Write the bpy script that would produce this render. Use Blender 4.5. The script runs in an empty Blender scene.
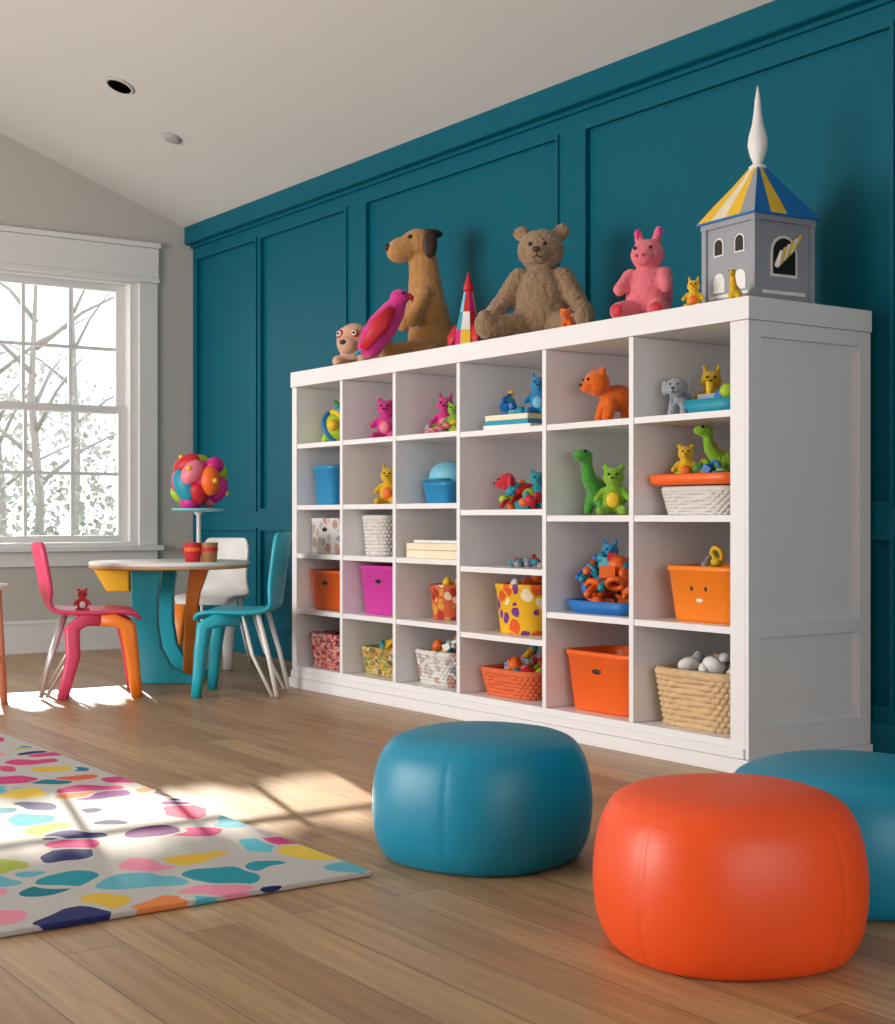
import bpy, math, random
from mathutils import Vector, Matrix
random.seed(11)
scene = bpy.context.scene
scene.view_settings.view_transform = 'Standard'
scene.view_settings.look = 'None'

# ------------------------------------------------------------------ materials
def lin(h):
    h = h.lstrip('#')
    out = []
    for i in (0, 2, 4):
        c = int(h[i:i+2], 16) / 255
        out.append(c/12.92 if c <= .04045 else ((c+.055)/1.055)**2.4)
    return (out[0], out[1], out[2], 1)

def M(name, col, rough=.5, bump=0.0, bscale=60, var=.12, vscale=6, metal=0, coat=0, sheen=0, spec=.5):
    m = bpy.data.materials.new(name); m.use_nodes = True
    nt = m.node_tree; N = nt.nodes; L = nt.links
    b = N['Principled BSDF']
    c = lin(col)
    tc = N.new('ShaderNodeTexCoord')
    nz = N.new('ShaderNodeTexNoise'); nz.inputs['Scale'].default_value = vscale; nz.inputs['Detail'].default_value = 3
    L.new(tc.outputs['Object'], nz.inputs['Vector'])
    mix = N.new('ShaderNodeMix'); mix.data_type = 'RGBA'
    mix.inputs[6].default_value = tuple(x*(1-var) for x in c[:3]) + (1,)
    mix.inputs[7].default_value = tuple(min(1, x*(1+var)) for x in c[:3]) + (1,)
    L.new(nz.outputs['Fac'], mix.inputs[0])
    L.new(mix.outputs[2], b.inputs['Base Color'])
    b.inputs['Roughness'].default_value = rough
    b.inputs['Metallic'].default_value = metal
    b.inputs['Specular IOR Level'].default_value = spec
    if coat: b.inputs['Coat Weight'].default_value = coat
    if sheen: b.inputs['Sheen Weight'].default_value = sheen
    if bump:
        n2 = N.new('ShaderNodeTexNoise'); n2.inputs['Scale'].default_value = bscale; n2.inputs['Detail'].default_value = 4
        L.new(tc.outputs['Object'], n2.inputs['Vector'])
        bp = N.new('ShaderNodeBump'); bp.inputs['Strength'].default_value = bump; bp.inputs['Distance'].default_value = .01
        L.new(n2.outputs['Fac'], bp.inputs['Height']); L.new(bp.outputs['Normal'], b.inputs['Normal'])
    return m

def patmat(name, cols, bg, scale=18, thr=.12, rough=.6, r2=.5, dist=.9, fs=.55):
    """pebble/blob pattern"""
    m = bpy.data.materials.new(name); m.use_nodes = True
    nt = m.node_tree; N = nt.nodes; L = nt.links
    b = N['Principled BSDF']; b.inputs['Roughness'].default_value = rough
    b.inputs['Specular IOR Level'].default_value = .25
    tc = N.new('ShaderNodeTexCoord')
    nz = N.new('ShaderNodeTexNoise'); nz.inputs['Scale'].default_value = scale*fs; nz.inputs['Detail'].default_value = 1
    L.new(tc.outputs['Object'], nz.inputs['Vector'])
    vm = N.new('ShaderNodeVectorMath'); vm.operation = 'MULTIPLY_ADD'
    vm.inputs[1].default_value = (dist/scale,)*3
    L.new(nz.outputs['Color'], vm.inputs[0]); L.new(tc.outputs['Object'], vm.inputs[2])
    v1 = N.new('ShaderNodeTexVoronoi'); v1.feature = 'DISTANCE_TO_EDGE'; v1.inputs['Scale'].default_value = scale
    v2 = N.new('ShaderNodeTexVoronoi'); v2.feature = 'F1'; v2.inputs['Scale'].default_value = scale
    L.new(vm.outputs[0], v1.inputs['Vector']); L.new(vm.outputs[0], v2.inputs['Vector'])
    g = N.new('ShaderNodeMath'); g.operation = 'GREATER_THAN'; g.inputs[1].default_value = thr
    L.new(v1.outputs['Distance'], g.inputs[0])
    l = N.new('ShaderNodeMath'); l.operation = 'LESS_THAN'; l.inputs[1].default_value = r2
    L.new(v2.outputs['Distance'], l.inputs[0])
    mu = N.new('ShaderNodeMath'); mu.operation = 'MULTIPLY'
    L.new(g.outputs[0], mu.inputs[0]); L.new(l.outputs[0], mu.inputs[1])
    sp = N.new('ShaderNodeSeparateColor'); L.new(v2.outputs['Color'], sp.inputs[0])
    cr = N.new('ShaderNodeValToRGB'); cr.color_ramp.interpolation = 'CONSTANT'
    el = cr.color_ramp.elements
    while len(el) < len(cols): el.new(.5)
    for i, cc in enumerate(cols):
        el[i].position = i/len(cols); el[i].color = lin(cc)
    L.new(sp.outputs[0], cr.inputs[0])
    mix = N.new('ShaderNodeMix'); mix.data_type = 'RGBA'
    mix.inputs[6].default_value = lin(bg)
    L.new(mu.outputs[0], mix.inputs[0]); L.new(cr.outputs[0], mix.inputs[7])
    L.new(mix.outputs[2], b.inputs['Base Color'])
    n3 = N.new('ShaderNodeTexNoise'); n3.inputs['Scale'].default_value = 220
    L.new(tc.outputs['Object'], n3.inputs['Vector'])
    bp = N.new('ShaderNodeBump'); bp.inputs['Strength'].default_value = .35; bp.inputs['Distance'].default_value = .004
    L.new(n3.outputs['Fac'], bp.inputs['Height']); L.new(bp.outputs['Normal'], b.inputs['Normal'])
    return m

PALC = dict(red='#c8202c', orange='#ee6a1c', yellow='#f0c12a', lime='#a9c92b', green='#3f8f3a', teal='#1592a8',
            blue='#1d6fb8', purple='#6b2c83', magenta='#d01f86', pink='#ef7f92', white='#ece9e4', brown='#a87545',
            dark='#15120f', grey='#9a9ca3', tan='#d8b48c', darkbrown='#3c2618', navy='#1d2a5c', lblue='#7cc4dc', cream='#efe0c2')
PAL = []; C = {}
for i, (k, h) in enumerate(PALC.items()):
    PAL.append(M('toy_'+k, h, .5, .15, 90)); C[k] = i

# ------------------------------------------------------------------ geometry accumulator
def sgnpow(x, p): return math.copysign(abs(x)**p, x)

class G:
    def __init__(s): s.v = []; s.f = []; s.m = []; s.s = []
    def add(s, vs, fs, mi=0, smooth=True):
        o = len(s.v); s.v += [tuple(p) for p in vs]
        for f in fs:
            s.f.append(tuple(o+i for i in f)); s.m.append(mi); s.s.append(smooth)
    def merge(s, sub, off=0):
        o_ = len(s.v); s.v += sub.v; s.f += [tuple(o_+i for i in f) for f in sub.f]; s.m += [m_+off for m_ in sub.m]; s.s += sub.s
    def box(s, c, d, mi=0, R=None):
        hx, hy, hz = d[0]/2, d[1]/2, d[2]/2
        vs = [Vector((x, y, z)) for x in (-hx, hx) for y in (-hy, hy) for z in (-hz, hz)]
        if R: vs = [R @ p for p in vs]
        vs = [p+Vector(c) for p in vs]
        s.add(vs, [(0,1,3,2),(4,6,7,5),(0,4,5,1),(2,3,7,6),(0,2,6,4),(1,5,7,3)], mi, False)
    def bx(s, x0, x1, y0, y1, z0, z1, mi=0):
        s.box(((x0+x1)/2, (y0+y1)/2, (z0+z1)/2), (x1-x0, y1-y0, z1-z0), mi)
    def ell(s, c, r, mi=0, R=None, seg=18, rings=11):
        if not hasattr(r, '__len__'): r = (r, r, r)
        vs = [Vector((0, 0, -r[2]))]
        for i in range(1, rings):
            a = -math.pi/2+math.pi*i/rings
            for j in range(seg):
                t = 2*math.pi*j/seg
                vs.append(Vector((r[0]*math.cos(a)*math.cos(t), r[1]*math.cos(a)*math.sin(t), r[2]*math.sin(a))))
        vs.append(Vector((0, 0, r[2])))
        if R: vs = [R @ p for p in vs]
        vs = [p+Vector(c) for p in vs]
        fs = [(0, 1+(j+1) % seg, 1+j) for j in range(seg)]
        for i in range(rings-2):
            for j in range(seg):
                a = 1+i*seg+j; b = 1+i*seg+(j+1) % seg
                fs.append((a, b, b+seg, a+seg))
        last = len(vs)-1; o = 1+(rings-2)*seg
        fs += [(last, o+j, o+(j+1) % seg) for j in range(seg)]
        s.add(vs, fs, mi)
    def sweep(s, pts, rad, mi=0, seg=12, n=2.0, up=None, caps=True, closed=False, smooth=True):
        pts = [Vector(p) for p in pts]; vs = []; K = len(pts)
        for i, p in enumerate(pts):
            if closed: t = pts[(i+1) % K]-pts[i-1]
            else: t = pts[min(i+1, K-1)]-pts[max(i-1, 0)]
            t.normalize()
            u = Vector(up) if up else (Vector((0, 0, 1)) if abs(t.z) < .85 else Vector((0, 1, 0)))
            a = t.cross(u).normalized(); b = a.cross(t).normalized()
            r = rad[i] if hasattr(rad, '__len__') else rad
            ra, rb = r if hasattr(r, '__len__') else (r, r)
            for j in range(seg):
                q = 2*math.pi*j/seg
                vs.append(p+a*ra*sgnpow(math.cos(q), 2/n)+b*rb*sgnpow(math.sin(q), 2/n))
        fs = []
        for i in range(K if closed else K-1):
            for j in range(seg):
                i2 = (i+1) % K
                fs.append((i*seg+j, i*seg+(j+1) % seg, i2*seg+(j+1) % seg, i2*seg+j))
        if caps and not closed:
            fs.append(tuple(range(seg))[::-1]); fs.append(tuple((K-1)*seg+j for j in range(seg)))
        s.add(vs, fs, mi, smooth)
    def cap(s, p0, p1, r0, r1, mi=0, seg=14):
        p0 = Vector(p0); p1 = Vector(p1); d = (p1-p0).normalized(); pts = []; rr = []
        for k in range(5):
            a = math.pi/2*(k/5); pts.append(p0-d*r0*math.cos(a)); rr.append(max(r0*math.sin(a), .0005))
        pts += [p0.copy(), p1.copy()]; rr += [r0, r1]
        for k in range(4, -1, -1):
            a = math.pi/2*(k/5); pts.append(p1+d*r1*math.cos(a)); rr.append(max(r1*math.sin(a), .0005))
        s.sweep(pts, rr, mi, seg)
    def loft(s, c, dx, dy, prof, n=5, seg=48, mi=0, capb=True, capt=True):
        vs = []
        for sc, z in prof:
            if hasattr(sc, '__len__'): sx, sy = sc
            else: sx = sy = sc
            for j in range(seg):
                q = 2*math.pi*(j+.5)/seg
                vs.append((c[0]+dx/2*sx*sgnpow(math.cos(q), 2/n), c[1]+dy/2*sy*sgnpow(math.sin(q), 2/n), c[2]+z))
        fs = []
        for i in range(len(prof)-1):
            for j in range(seg):
                fs.append((i*seg+j, i*seg+(j+1) % seg, (i+1)*seg+(j+1) % seg, (i+1)*seg+j))
        if capb: fs.append(tuple(range(seg))[::-1])
        if capt: fs.append(tuple((len(prof)-1)*seg+j for j in range(seg)))
        s.add(vs, fs, mi)
    def lathe(s, c, prof, mi=0, seg=28, smooth=True, capb=True, capt=True):
        vs = []
        for r, z in prof:
            for j in range(seg):
                q = 2*math.pi*j/seg
                vs.append((c[0]+r*math.cos(q), c[1]+r*math.sin(q), c[2]+z))
        fs = []
        for i in range(len(prof)-1):
            for j in range(seg):
                fs.append((i*seg+j, i*seg+(j+1) % seg, (i+1)*seg+(j+1) % seg, (i+1)*seg+j))
        if capb: fs.append(tuple(range(seg))[::-1])
        if capt: fs.append(tuple((len(prof)-1)*seg+j for j in range(seg)))
        s.add(vs, fs, mi, smooth)
    def prism(s, poly, fn, t, mi=0, smooth=False):
        n = len(poly)
        vs = [fn(a, b, 0) for a, b in poly]+[fn(a, b, t) for a, b in poly]
        fs = [tuple(range(n)), tuple(range(2*n-1, n-1, -1))]
        fs += [(i, i+n, (i+1) % n+n, (i+1) % n) for i in range(n)]
        s.add(vs, fs, mi, smooth)
    def torus(s, c, R0, r, mi=0, R=None, seg=24):
        pts = [Vector((R0*math.cos(2*math.pi*k/seg), R0*math.sin(2*math.pi*k/seg), 0)) for k in range(seg)]
        if R: pts = [R @ p for p in pts]
        axis = (R @ Vector((0, 0, 1))) if R else Vector((0, 0, 1))
        s.sweep([p+Vector(c) for p in pts], r, mi, 8, up=axis, closed=True)
    def obj(s, name, mats, parent=None, loc=(0, 0, 0), rotz=0, bevel=0, sub=0, fix=True):
        me = bpy.data.meshes.new(name); me.from_pydata(s.v, [], s.f)
        if not isinstance(mats, (list, tuple)): mats = [mats]
        for m in mats: me.materials.append(m)
        me.polygons.foreach_set('material_index', [min(i, len(mats)-1) for i in s.m])
        me.polygons.foreach_set('use_smooth', s.s)
        me.update()
        if fix:
            import bmesh
            bm = bmesh.new(); bm.from_mesh(me); bmesh.ops.recalc_face_normals(bm, faces=bm.faces); bm.to_mesh(me); bm.free()
        o = bpy.data.objects.new(name, me); scene.collection.objects.link(o)
        o.location = loc; o.rotation_euler = (0, 0, rotz)
        if parent: o.parent = parent
        if bevel:
            b = o.modifiers.new('bevel', 'BEVEL'); b.width = bevel; b.segments = 2; b.limit_method = 'ANGLE'
            b.harden_normals = False
        if sub:
            b = o.modifiers.new('sub', 'SUBSURF'); b.levels = sub; b.render_levels = sub
        return o

def empty(name, loc, rotz=0):
    e = bpy.data.objects.new(name, None); scene.collection.objects.link(e)
    e.location = loc; e.rotation_euler = (0, 0, rotz); e.empty_display_size = .1
    return e
rad = math.radians

# ------------------------------------------------------------------ room dims (X toward teal wall, Y away along it)
WV = 4.26; WU = 9.06; LV = -2.66; BU = -1.8; HZ = 2.80; SL = .357; RV = .8
RZ = HZ+SL*(WV-RV)
wall_m = M('wall_paint_greige', '#bdb8b1', .85, .05, 200, .03, spec=.2)
ceil_m = M('ceiling_paint', '#d0cdc9', .9, .03, 200, .02, 2, spec=.2)
teal_m = M('teal_panel_paint', '#005a6c', .5, .02, 80, .06, 2, spec=.14)
white_m = M('white_trim_paint', '#dedcda', .4, .02, 90, .02)
shelf_m = M('white_shelf_lacquer', '#ebe8e8', .4, .02, 90, .02, spec=.35)

# floor
fm = bpy.data.materials.new('oak_floor'); fm.use_nodes = True
nt = fm.node_tree; N = nt.nodes; L = nt.links; b = N['Principled BSDF']
tc = N.new('ShaderNodeTexCoord'); sx = N.new('ShaderNodeSeparateXYZ'); L.new(tc.outputs['Object'], sx.inputs[0])
cb = N.new('ShaderNodeCombineXYZ'); L.new(sx.outputs['Y'], cb.inputs[0]); L.new(sx.outputs['X'], cb.inputs[1])
br = N.new('ShaderNodeTexBrick'); L.new(cb.outputs[0], br.inputs['Vector'])
br.offset = .37; br.offset_frequency = 2
br.inputs['Scale'].default_value = 1; br.inputs['Brick Width'].default_value = 1.7; br.inputs['Row Height'].default_value = .128
br.inputs['Mortar Size'].default_value = .0013; br.inputs['Mortar Smooth'].default_value = .2
br.inputs['Color1'].default_value = lin('#a17a52'); br.inputs['Color2'].default_value = lin('#bd9a6e'); br.inputs['Mortar'].default_value = lin('#5a432d')
mp = N.new('ShaderNodeMapping'); mp.inputs['Scale'].default_value = (38, 2.2, 1); L.new(tc.outputs['Object'], mp.inputs['Vector'])
gn = N.new('ShaderNodeTexNoise'); gn.inputs['Scale'].default_value = 1; gn.inputs['Detail'].default_value = 6; gn.inputs['Distortion'].default_value = .6
L.new(mp.outputs[0], gn.inputs['Vector'])
gr = N.new('ShaderNodeMapRange'); gr.inputs['From Min'].default_value = .3; gr.inputs['From Max'].default_value = .7
gr.inputs['To Min'].default_value = .74; gr.inputs['To Max'].default_value = 1.14; L.new(gn.outputs['Fac'], gr.inputs[0])
vm = N.new('ShaderNodeVectorMath'); vm.operation = 'SCALE'; L.new(br.outputs['Color'], vm.inputs[0]); L.new(gr.outputs[0], vm.inputs['Scale'])
L.new(vm.outputs[0], b.inputs['Base Color']); b.inputs['Roughness'].default_value = .38
bp = N.new('ShaderNodeBump'); bp.inputs['Strength'].default_value = .25; bp.inputs['Distance'].default_value = .002
L.new(br.outputs['Fac'], bp.inputs['Height']); bp.invert = True; L.new(bp.outputs['Normal'], b.inputs['Normal'])
g = G(); g.bx(LV-.15, WV+.15, BU-.15, WU+.2, -.1, 0); g.obj('floor', fm)

# ceiling (gabled)
g = G()
g.prism([(WV+.15, HZ-SL*.15), (RV, RZ), (LV-.15, RZ-SL*(RV-LV+.15)), (LV-.15, RZ-SL*(RV-LV+.15)+.15), (RV, RZ+.15), (WV+.15, HZ-SL*.15+.15)],
        lambda a, b_, k: (a, BU-.15+k, b_), WU-BU+.35)
g.obj('ceiling', ceil_m)

# teal wall
g = G(); g.bx(WV, WV+.12, BU, WU+.12, 0, HZ); 
pan = [(.2, 1.35), (1.5, 3.12), (3.29, 4.978), (5.154, 6.838), (7.03, 8.085), (8.125, WU-.06)]
T = .016
g.bx(WV-T, WV, BU, WU, 2.62, HZ); g.bx(WV-T, WV, BU, WU, .80, .90); g.bx(WV-T, WV, BU, WU, 0, .17)
prev = BU
for a, c_ in pan+[(WU, WU)]:
    if a > prev:
        g.bx(WV-T, WV, prev, a, .17, .80); g.bx(WV-T, WV, prev, a, .90, 2.62)
    prev = c_
for a, c_ in pan:
    for z0, z1 in ((.17, .80), (.90, 2.62)):
        w = .018; d = .026
        g.bx(WV-d, WV-.002, a, a+w, z0+w, z1-w); g.bx(WV-d, WV-.002, c_-w, c_, z0+w, z1-w)
        g.bx(WV-d, WV-.002, a, c_, z0, z0+w); g.bx(WV-d, WV-.002, a, c_, z1-w, z1)
g.obj('wall_right', teal_m)
g = G()  # crown: flat fascia
prof = [(0, 0), (-.035, 0), (-.035, .018), (-.072, .022), (-.078, .028), (-.078, .138), (0, .112)]
g.prism(prof, lambda a, b_, k: (WV+a-.001, BU+k, HZ-.112+b_), WU-BU)
g.obj('trim_1', teal_m)
g = G(); g.bx(WV-.03, WV-.001, BU, WU, 0, .13); g.obj('baseboard_right', teal_m, bevel=.004)

# far wall with window
ov0, ov1, oz0, oz1 = 2.35, 3.847, .68, 2.44
def ch(v): return HZ+SL*(WV-v) if v > RV else RZ-SL*(RV-v)
g = G(); fn = lambda a, b_, k: (a, WU+k, b_)
g.prism([(LV, 0), (ov0, 0), (ov0, ch(ov0)), (RV, RZ), (LV, ch(LV))], fn, .16)
g.prism([(ov1, 0), (WV, 0), (WV, HZ), (ov1, ch(ov1))], fn, .16)
g.prism([(ov0, 0), (ov1, 0), (ov1, oz0), (ov0, oz0)], fn, .16)
g.prism([(ov0, oz1), (ov1, oz1), (ov1, ch(ov1)), (ov0, ch(ov0))], fn, .16)
g.obj('wall_far', wall_m)
g = G(); g.bx(LV, WV-.03, WU-.018, WU, 0, .21); g.bx(LV, WV-.03, WU-.026, WU, 0, .02); g.bx(LV, WV-.03, WU-.024, WU, .185, .20)
g.obj('baseboard_far', white_m, bevel=.003)
# window casing + sashes
win = empty('window_1', (3.1, WU, 1.5)); win_off = Vector((-3.1, -WU, -1.5))
g = G()
g.bx(ov1, ov1+.13, WU-.025, WU+.002, oz0, oz1-.016); g.bx(ov0-.13, ov0, WU-.025, WU+.002, oz0, oz1-.016)
g.bx(ov0-.135, ov1+.135, WU-.032, WU+.002, oz1+.021, 2.655); g.bx(ov0-.145, ov1+.145, WU-.045, WU+.002, 2.656, 2.69)
g.bx(ov0-.14, ov1+.14, WU-.038, WU+.002, oz1-.015, oz1+.02)
g.bx(ov0-.155, ov1+.155, WU-.075, WU+.03, oz0-.035, oz0-.001); g.bx(ov0-.13, ov1+.13, WU-.025, WU+.002, oz0-.13, oz0-.036)
g.obj('casing', white_m, win, win_off, bevel=.003)
g = G()
g.bx(ov0, ov0+.05, WU+.01, WU+.15, oz0+.021, oz1-.031); g.bx(ov1-.05, ov1, WU+.01, WU+.15, oz0+.021, oz1-.031)
g.bx(ov0, ov1, WU+.01, WU+.15, oz1-.03, oz1); g.bx(ov0, ov1, WU+.01, WU+.17, oz0, oz0+.02)
gl0, gl1 = 2.49, 3.735
zm = 1.575
for (z0, z1, yo) in ((zm-.025, oz1-.031, .10), (oz0+.021, zm+.025, .06)):
    y0 = WU+yo; y1 = y0+.038
    g.bx(ov0+.051, gl0, y0, y1, z0, z1); g.bx(gl1, ov1-.051, y0, y1, z0, z1)
    g.bx(gl0, gl1, y0, y1, z1-.045, z1); g.bx(gl0, gl1, y0, y1, z0, z0+.045)
    for k in range(1, 4):
        x = gl0+(gl1-gl0)*k/4; g.bx(x-.011, x+.011, y0+.006, y1-.006, z0+.04, z1-.04)
    zc = (z0+z1)/2; g.bx(gl0, gl1, y0+.008, y1-.008, zc-.011, zc+.011)
g.obj('sashes', white_m, win, win_off)
gm = bpy.data.materials.new('window_glass'); gm.use_nodes = True
nt = gm.node_tree; nt.nodes.clear(); ou = nt.nodes.new('ShaderNodeOutputMaterial'); mx = nt.nodes.new('ShaderNodeMixShader')
tr = nt.nodes.new('ShaderNodeBsdfTransparent'); gs = nt.nodes.new('ShaderNodeBsdfGlossy'); gs.inputs['Roughness'].default_value = .05
mx.inputs[0].default_value = .06; nt.links.new(tr.outputs[0], mx.inputs[1]); nt.links.new(gs.outputs[0], mx.inputs[2]); nt.links.new(mx.outputs[0], ou.inputs[0])
g = G()
g.add([(gl0, WU+.119, zm), (gl1, WU+.119, zm), (gl1, WU+.119, oz1-.05), (gl0, WU+.119, oz1-.05)], [(0, 1, 2, 3)], 0, False)
g.add([(gl0, WU+.079, oz0+.04), (gl1, WU+.079, oz0+.04), (gl1, WU+.079, zm), (gl0, WU+.079, zm)], [(0, 1, 2, 3)], 0, False)
g.obj('glass', gm, win, win_off, fix=False)

# unseen left & back walls, large window openings added to let in fill light
g = G(); fl = lambda a, b_, k: (LV-k, a, b_)
for p in ([(BU, 0), (3.0, 0), (3.0, HZ), (BU, HZ)], [(7.8, 0), (WU, 0), (WU, HZ), (7.8, HZ)], [(3.0, 0), (7.8, 0), (7.8, .35), (3.0, .35)], [(3.0, 2.45), (7.8, 2.45), (7.8, HZ), (3.0, HZ)]):
    g.prism(p, fl, .14)
g.obj('wall_left', wall_m)
g = G()
for k in range(5):
    y = 3.0+4.8*k/4; g.bx(LV-.1, LV-.02, max(3, y-.05), min(7.8, y+.05), .35, 2.45)
g.bx(LV-.1, LV-.02, 3, 7.8, .35, .42); g.bx(LV-.1, LV-.02, 3, 7.8, 2.38, 2.45)
g.obj('fill_window_left', white_m)
g = G(); fb = lambda a, b_, k: (a, BU-k, b_)
for p in ([(LV, 0), (-.8, 0), (-.8, ch(-.8)), (LV, ch(LV))], [(2.6, 0), (WV, 0), (WV, HZ), (2.6, ch(2.6))], [(-.8, 0), (2.6, 0), (2.6, .35), (-.8, .35)], [(-.8, 2.4), (2.6, 2.4), (2.6, ch(2.6)), (RV, RZ), (-.8, ch(-.8))]):
    g.prism(p, fb, .14)
g.obj('wall_back', wall_m)
g = G()
for k in range(4):
    x = -.8+3.4*k/3; g.bx(max(-.8, x-.05), min(2.6, x+.05), BU-.1, BU-.02, .35, 2.4)
g.bx(-.8, 2.6, BU-.1, BU-.02, .35, .42); g.bx(-.8, 2.6, BU-.1, BU-.02, 2.33, 2.4)
g.obj('fill_window_back', white_m)

# ceiling fixtures
def ceil_fix(name, v, u, prof, mats):
    g = G()
    for pr, mi in prof: g.lathe((0, 0, 0), pr, mi, 32)
    o = g.obj(name, mats, None, (v, u, HZ+SL*(WV-v)))
    o.rotation_euler = (0, math.atan(SL), 0)
ceil_fix('recessed_downlight', 3.08, 7.50, [([(.066, -.004), (.068, -.012), (.082, -.008), (.084, 0)], 0), ([(.001, -.0125), (.064, -.0135), (.067, -.005)], 1)],
         [M('fixture_white', '#b9b5b0', .5), M('fixture_black', '#050505', 1, spec=0)])
ceil_fix('smoke_detector', 3.517, 7.788, [([(.03, -.022), (.05, -.018), (.056, -.006), (.057, 0)], 0)], [M('detector_grey', '#a5a1a0', .6)])

# ------------------------------------------------------------------ cubby shelf
SF = 3.602; SB = 4.228; U0 = 3.400; U1 = 6.515; SZ = 1.60
divs = [3.963, 4.470, 5.055, 5.559, 6.029]
edges = [U0+.068]+divs+[U1-.045]
R5 = [.40, .68, .925, 1.235]; R4 = [.49, .87, 1.228]; R5b = [.375, .655, .895, 1.228]
rows = {6: [.11]+R4, 5: [.11]+R4, 4: [.11]+R5b, 3: [.11]+R5, 2: [.11]+R5, 1: [.11]+R5}
g = G()
g.bx(SF-.006, SB, U0-.022, U1+.006, 1.525, SZ+.002)                   # top
g.bx(SF, SB-.016, U0, U0+.068, .052, 1.524); g.bx(SF, SB-.016, U1-.045, U1, .052, 1.524)   # sides
g.bx(SB-.015, SB, U0, U1, .052, 1.524)                               # back
g.bx(SF+.004, SB-.016, U0+.069, U1-.046, .053, .11)                  # bottom board
g.bx(SF-.014, SB, U0-.026, U1+.012, 0, .051)
g.bx(SF-.008, SF-.001, U0, U1, .052, .085)
for d in divs: g.bx(SF, SB-.016, d-.012, d+.012, .111, 1.524)
for ci in range(6):
    col = 6-ci
    lo = edges[ci]+(.0005 if ci == 0 else .0125); hi = edges[ci+1]-(.0005 if ci == 5 else .0125)
    for z in rows[col][1:]:
        g.bx(SF+.004, SB-.016, lo, hi, z-.024, z)
y1 = U0-.0005; y0 = U0-.016                                            # side panel frame
g.bx(SF, SF+.06, y0, y1, .052, 1.524); g.bx(SB-.06, SB, y0, y1, .052, 1.524)
g.bx(SF+.0605, SB-.0605, y0, y1, 1.47, 1.524); g.bx(SF+.0605, SB-.0605, y0, y1, .052, .15); g.bx(SF+.0605, SB-.0605, y0, y1, .455, .505)
g.obj('cubby_shelf', shelf_m, bevel=.0018)

# ------------------------------------------------------------------ rug
rugm = patmat('patterned_rug', ['#1f8f9c', '#c8407a', '#d8b23c', '#2a2f63', '#d9603f', '#4fb0bf', '#d0486f', '#a3b14b', '#6b2f6e', '#e08aa0', '#2a2f63', '#1b7484', '#d0486f', '#e0854a', '#e0c04a', '#7a2f7e', '#5fa9b8'],
              '#bcb8b2', 6.2, .05, .9, .52, 1.1, .8)
g = G(); g.bx(-.65, 1.85, 2.95, 5.73, .001, .014); g.obj('area_rug', rugm, bevel=.004)

# ------------------------------------------------------------------ poufs
def crom(P, t):
    n = len(P)-1; x = t*n; i = min(int(x), n-1); f = x-i
    p0 = P[max(i-1, 0)]; p1 = P[i]; p2 = P[i+1]; p3 = P[min(i+2, n)]
    return tuple(.5*((2*p1[k])+(-p0[k]+p2[k])*f+(2*p0[k]-5*p1[k]+4*p2[k]-p3[k])*f*f+(-p0[k]+3*p1[k]-3*p2[k]+p3[k])*f**3) for k in (0, 1))
def pouf(name, v, u, R, h, mat, rot, seams, n=2.3, ph=0):
    g = G(); seg = 240; vs = []
    P = [(.82, 0), (.885, .03), (.955, .14), (.99, .28), (1.0, .42), (.99, .56), (.958, .70), (.91, .81), (.835, .895), (.69, .955), (.45, .985), (.16, 1.0)]
    K = 54
    for i in range(K+1):
        rr, zr = crom(P, i/K); z = max(0, zr*h)
        for j in range(seg):
            t = 2*math.pi*j/seg
            c_, s_ = abs(math.cos(t)), abs(math.sin(t))
            k = (c_**n+s_**n)**(-1/n)
            sg = 0
            for q in range(seams):
                d = (t-ph-2*math.pi*q/seams+math.pi) % (2*math.pi)-math.pi
                sg += math.exp(-(d/.010)**2)*.008+math.exp(-(d/.05)**2)*.003
            w = max(0, min(1, (rr-.75)*6))*(1 if zr < .85 else max(0, (1-zr)/.15))
            pk = .004*math.sin(23*t)*math.exp(-((zr-.88)/.05)**2)+.004*math.sin(19*t+1)*math.exp(-((zr-.06)/.07)**2)
            crease = .007*math.exp(-((zr-.86)/.010)**2)
            r = R*rr*k*(1-sg*w+pk*.6-crease)
            vs.append((r*math.cos(t), r*math.sin(t), z))
    fs = []
    for i in range(K):
        for j in range(seg):
            fs.append((i*seg+j, i*seg+(j+1) % seg, (i+1)*seg+(j+1) % seg, (i+1)*seg+j))
    fs.append(tuple(range(seg))[::-1])
    o = len(vs); vs.append((0, 0, h*1.002))
    for j in range(seg): fs.append((K*seg+j, K*seg+(j+1) % seg, o))
    g.add(vs, fs, 0)
    g.obj(name, mat, None, (v, u, 0), rot)
leb = M('blue_leather', '#0889a8', .42, .05, 130, .05, 5); leo = M('orange_leather', '#f9551a', .42, .05, 130, .05, 5)
pouf('pouf', 2.200, 2.980, .270, .328, leb, rad(20), 4, ph=rad(194))
pouf('pouf', 2.133, 2.060, .263, .330, leo, rad(-20), 4, ph=rad(207))
pouf('pouf', 2.6856, 2.203, .295, .305, leb, rad(12), 4, ph=rad(230))

# ------------------------------------------------------------------ plush toys
def furm(name, col, b_=.7): return M(name, col, .95, b_, 120, .25, 28, sheen=.3, spec=.2)
fur_brown = furm('fur_brown', '#9c7e60', 1.0); fur_tan = furm('fur_golden', '#ba8750'); fur_pink = furm('fur_pink', '#ee7785')
fur_beige = furm('fur_beige', '#d8ab90'); fur_orange = furm('fur_orange', '#ee6c18'); fur_green = furm('fur_green', '#86b52e')
fur_green2 = furm('fur_leaf', '#4d9a3a'); fur_mag = furm('fur_magenta', '#d8368c'); fur_yel = furm('fur_yellow', '#e8b81f')
fur_grey = furm('fur_grey', '#9fa3ab'); fur_blue = furm('fur_blue', '#2f8fc4'); fur_red = furm('fur_red', '#cf2f3c'); fur_teal = furm('fur_teal', '#1e96a0')

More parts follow.
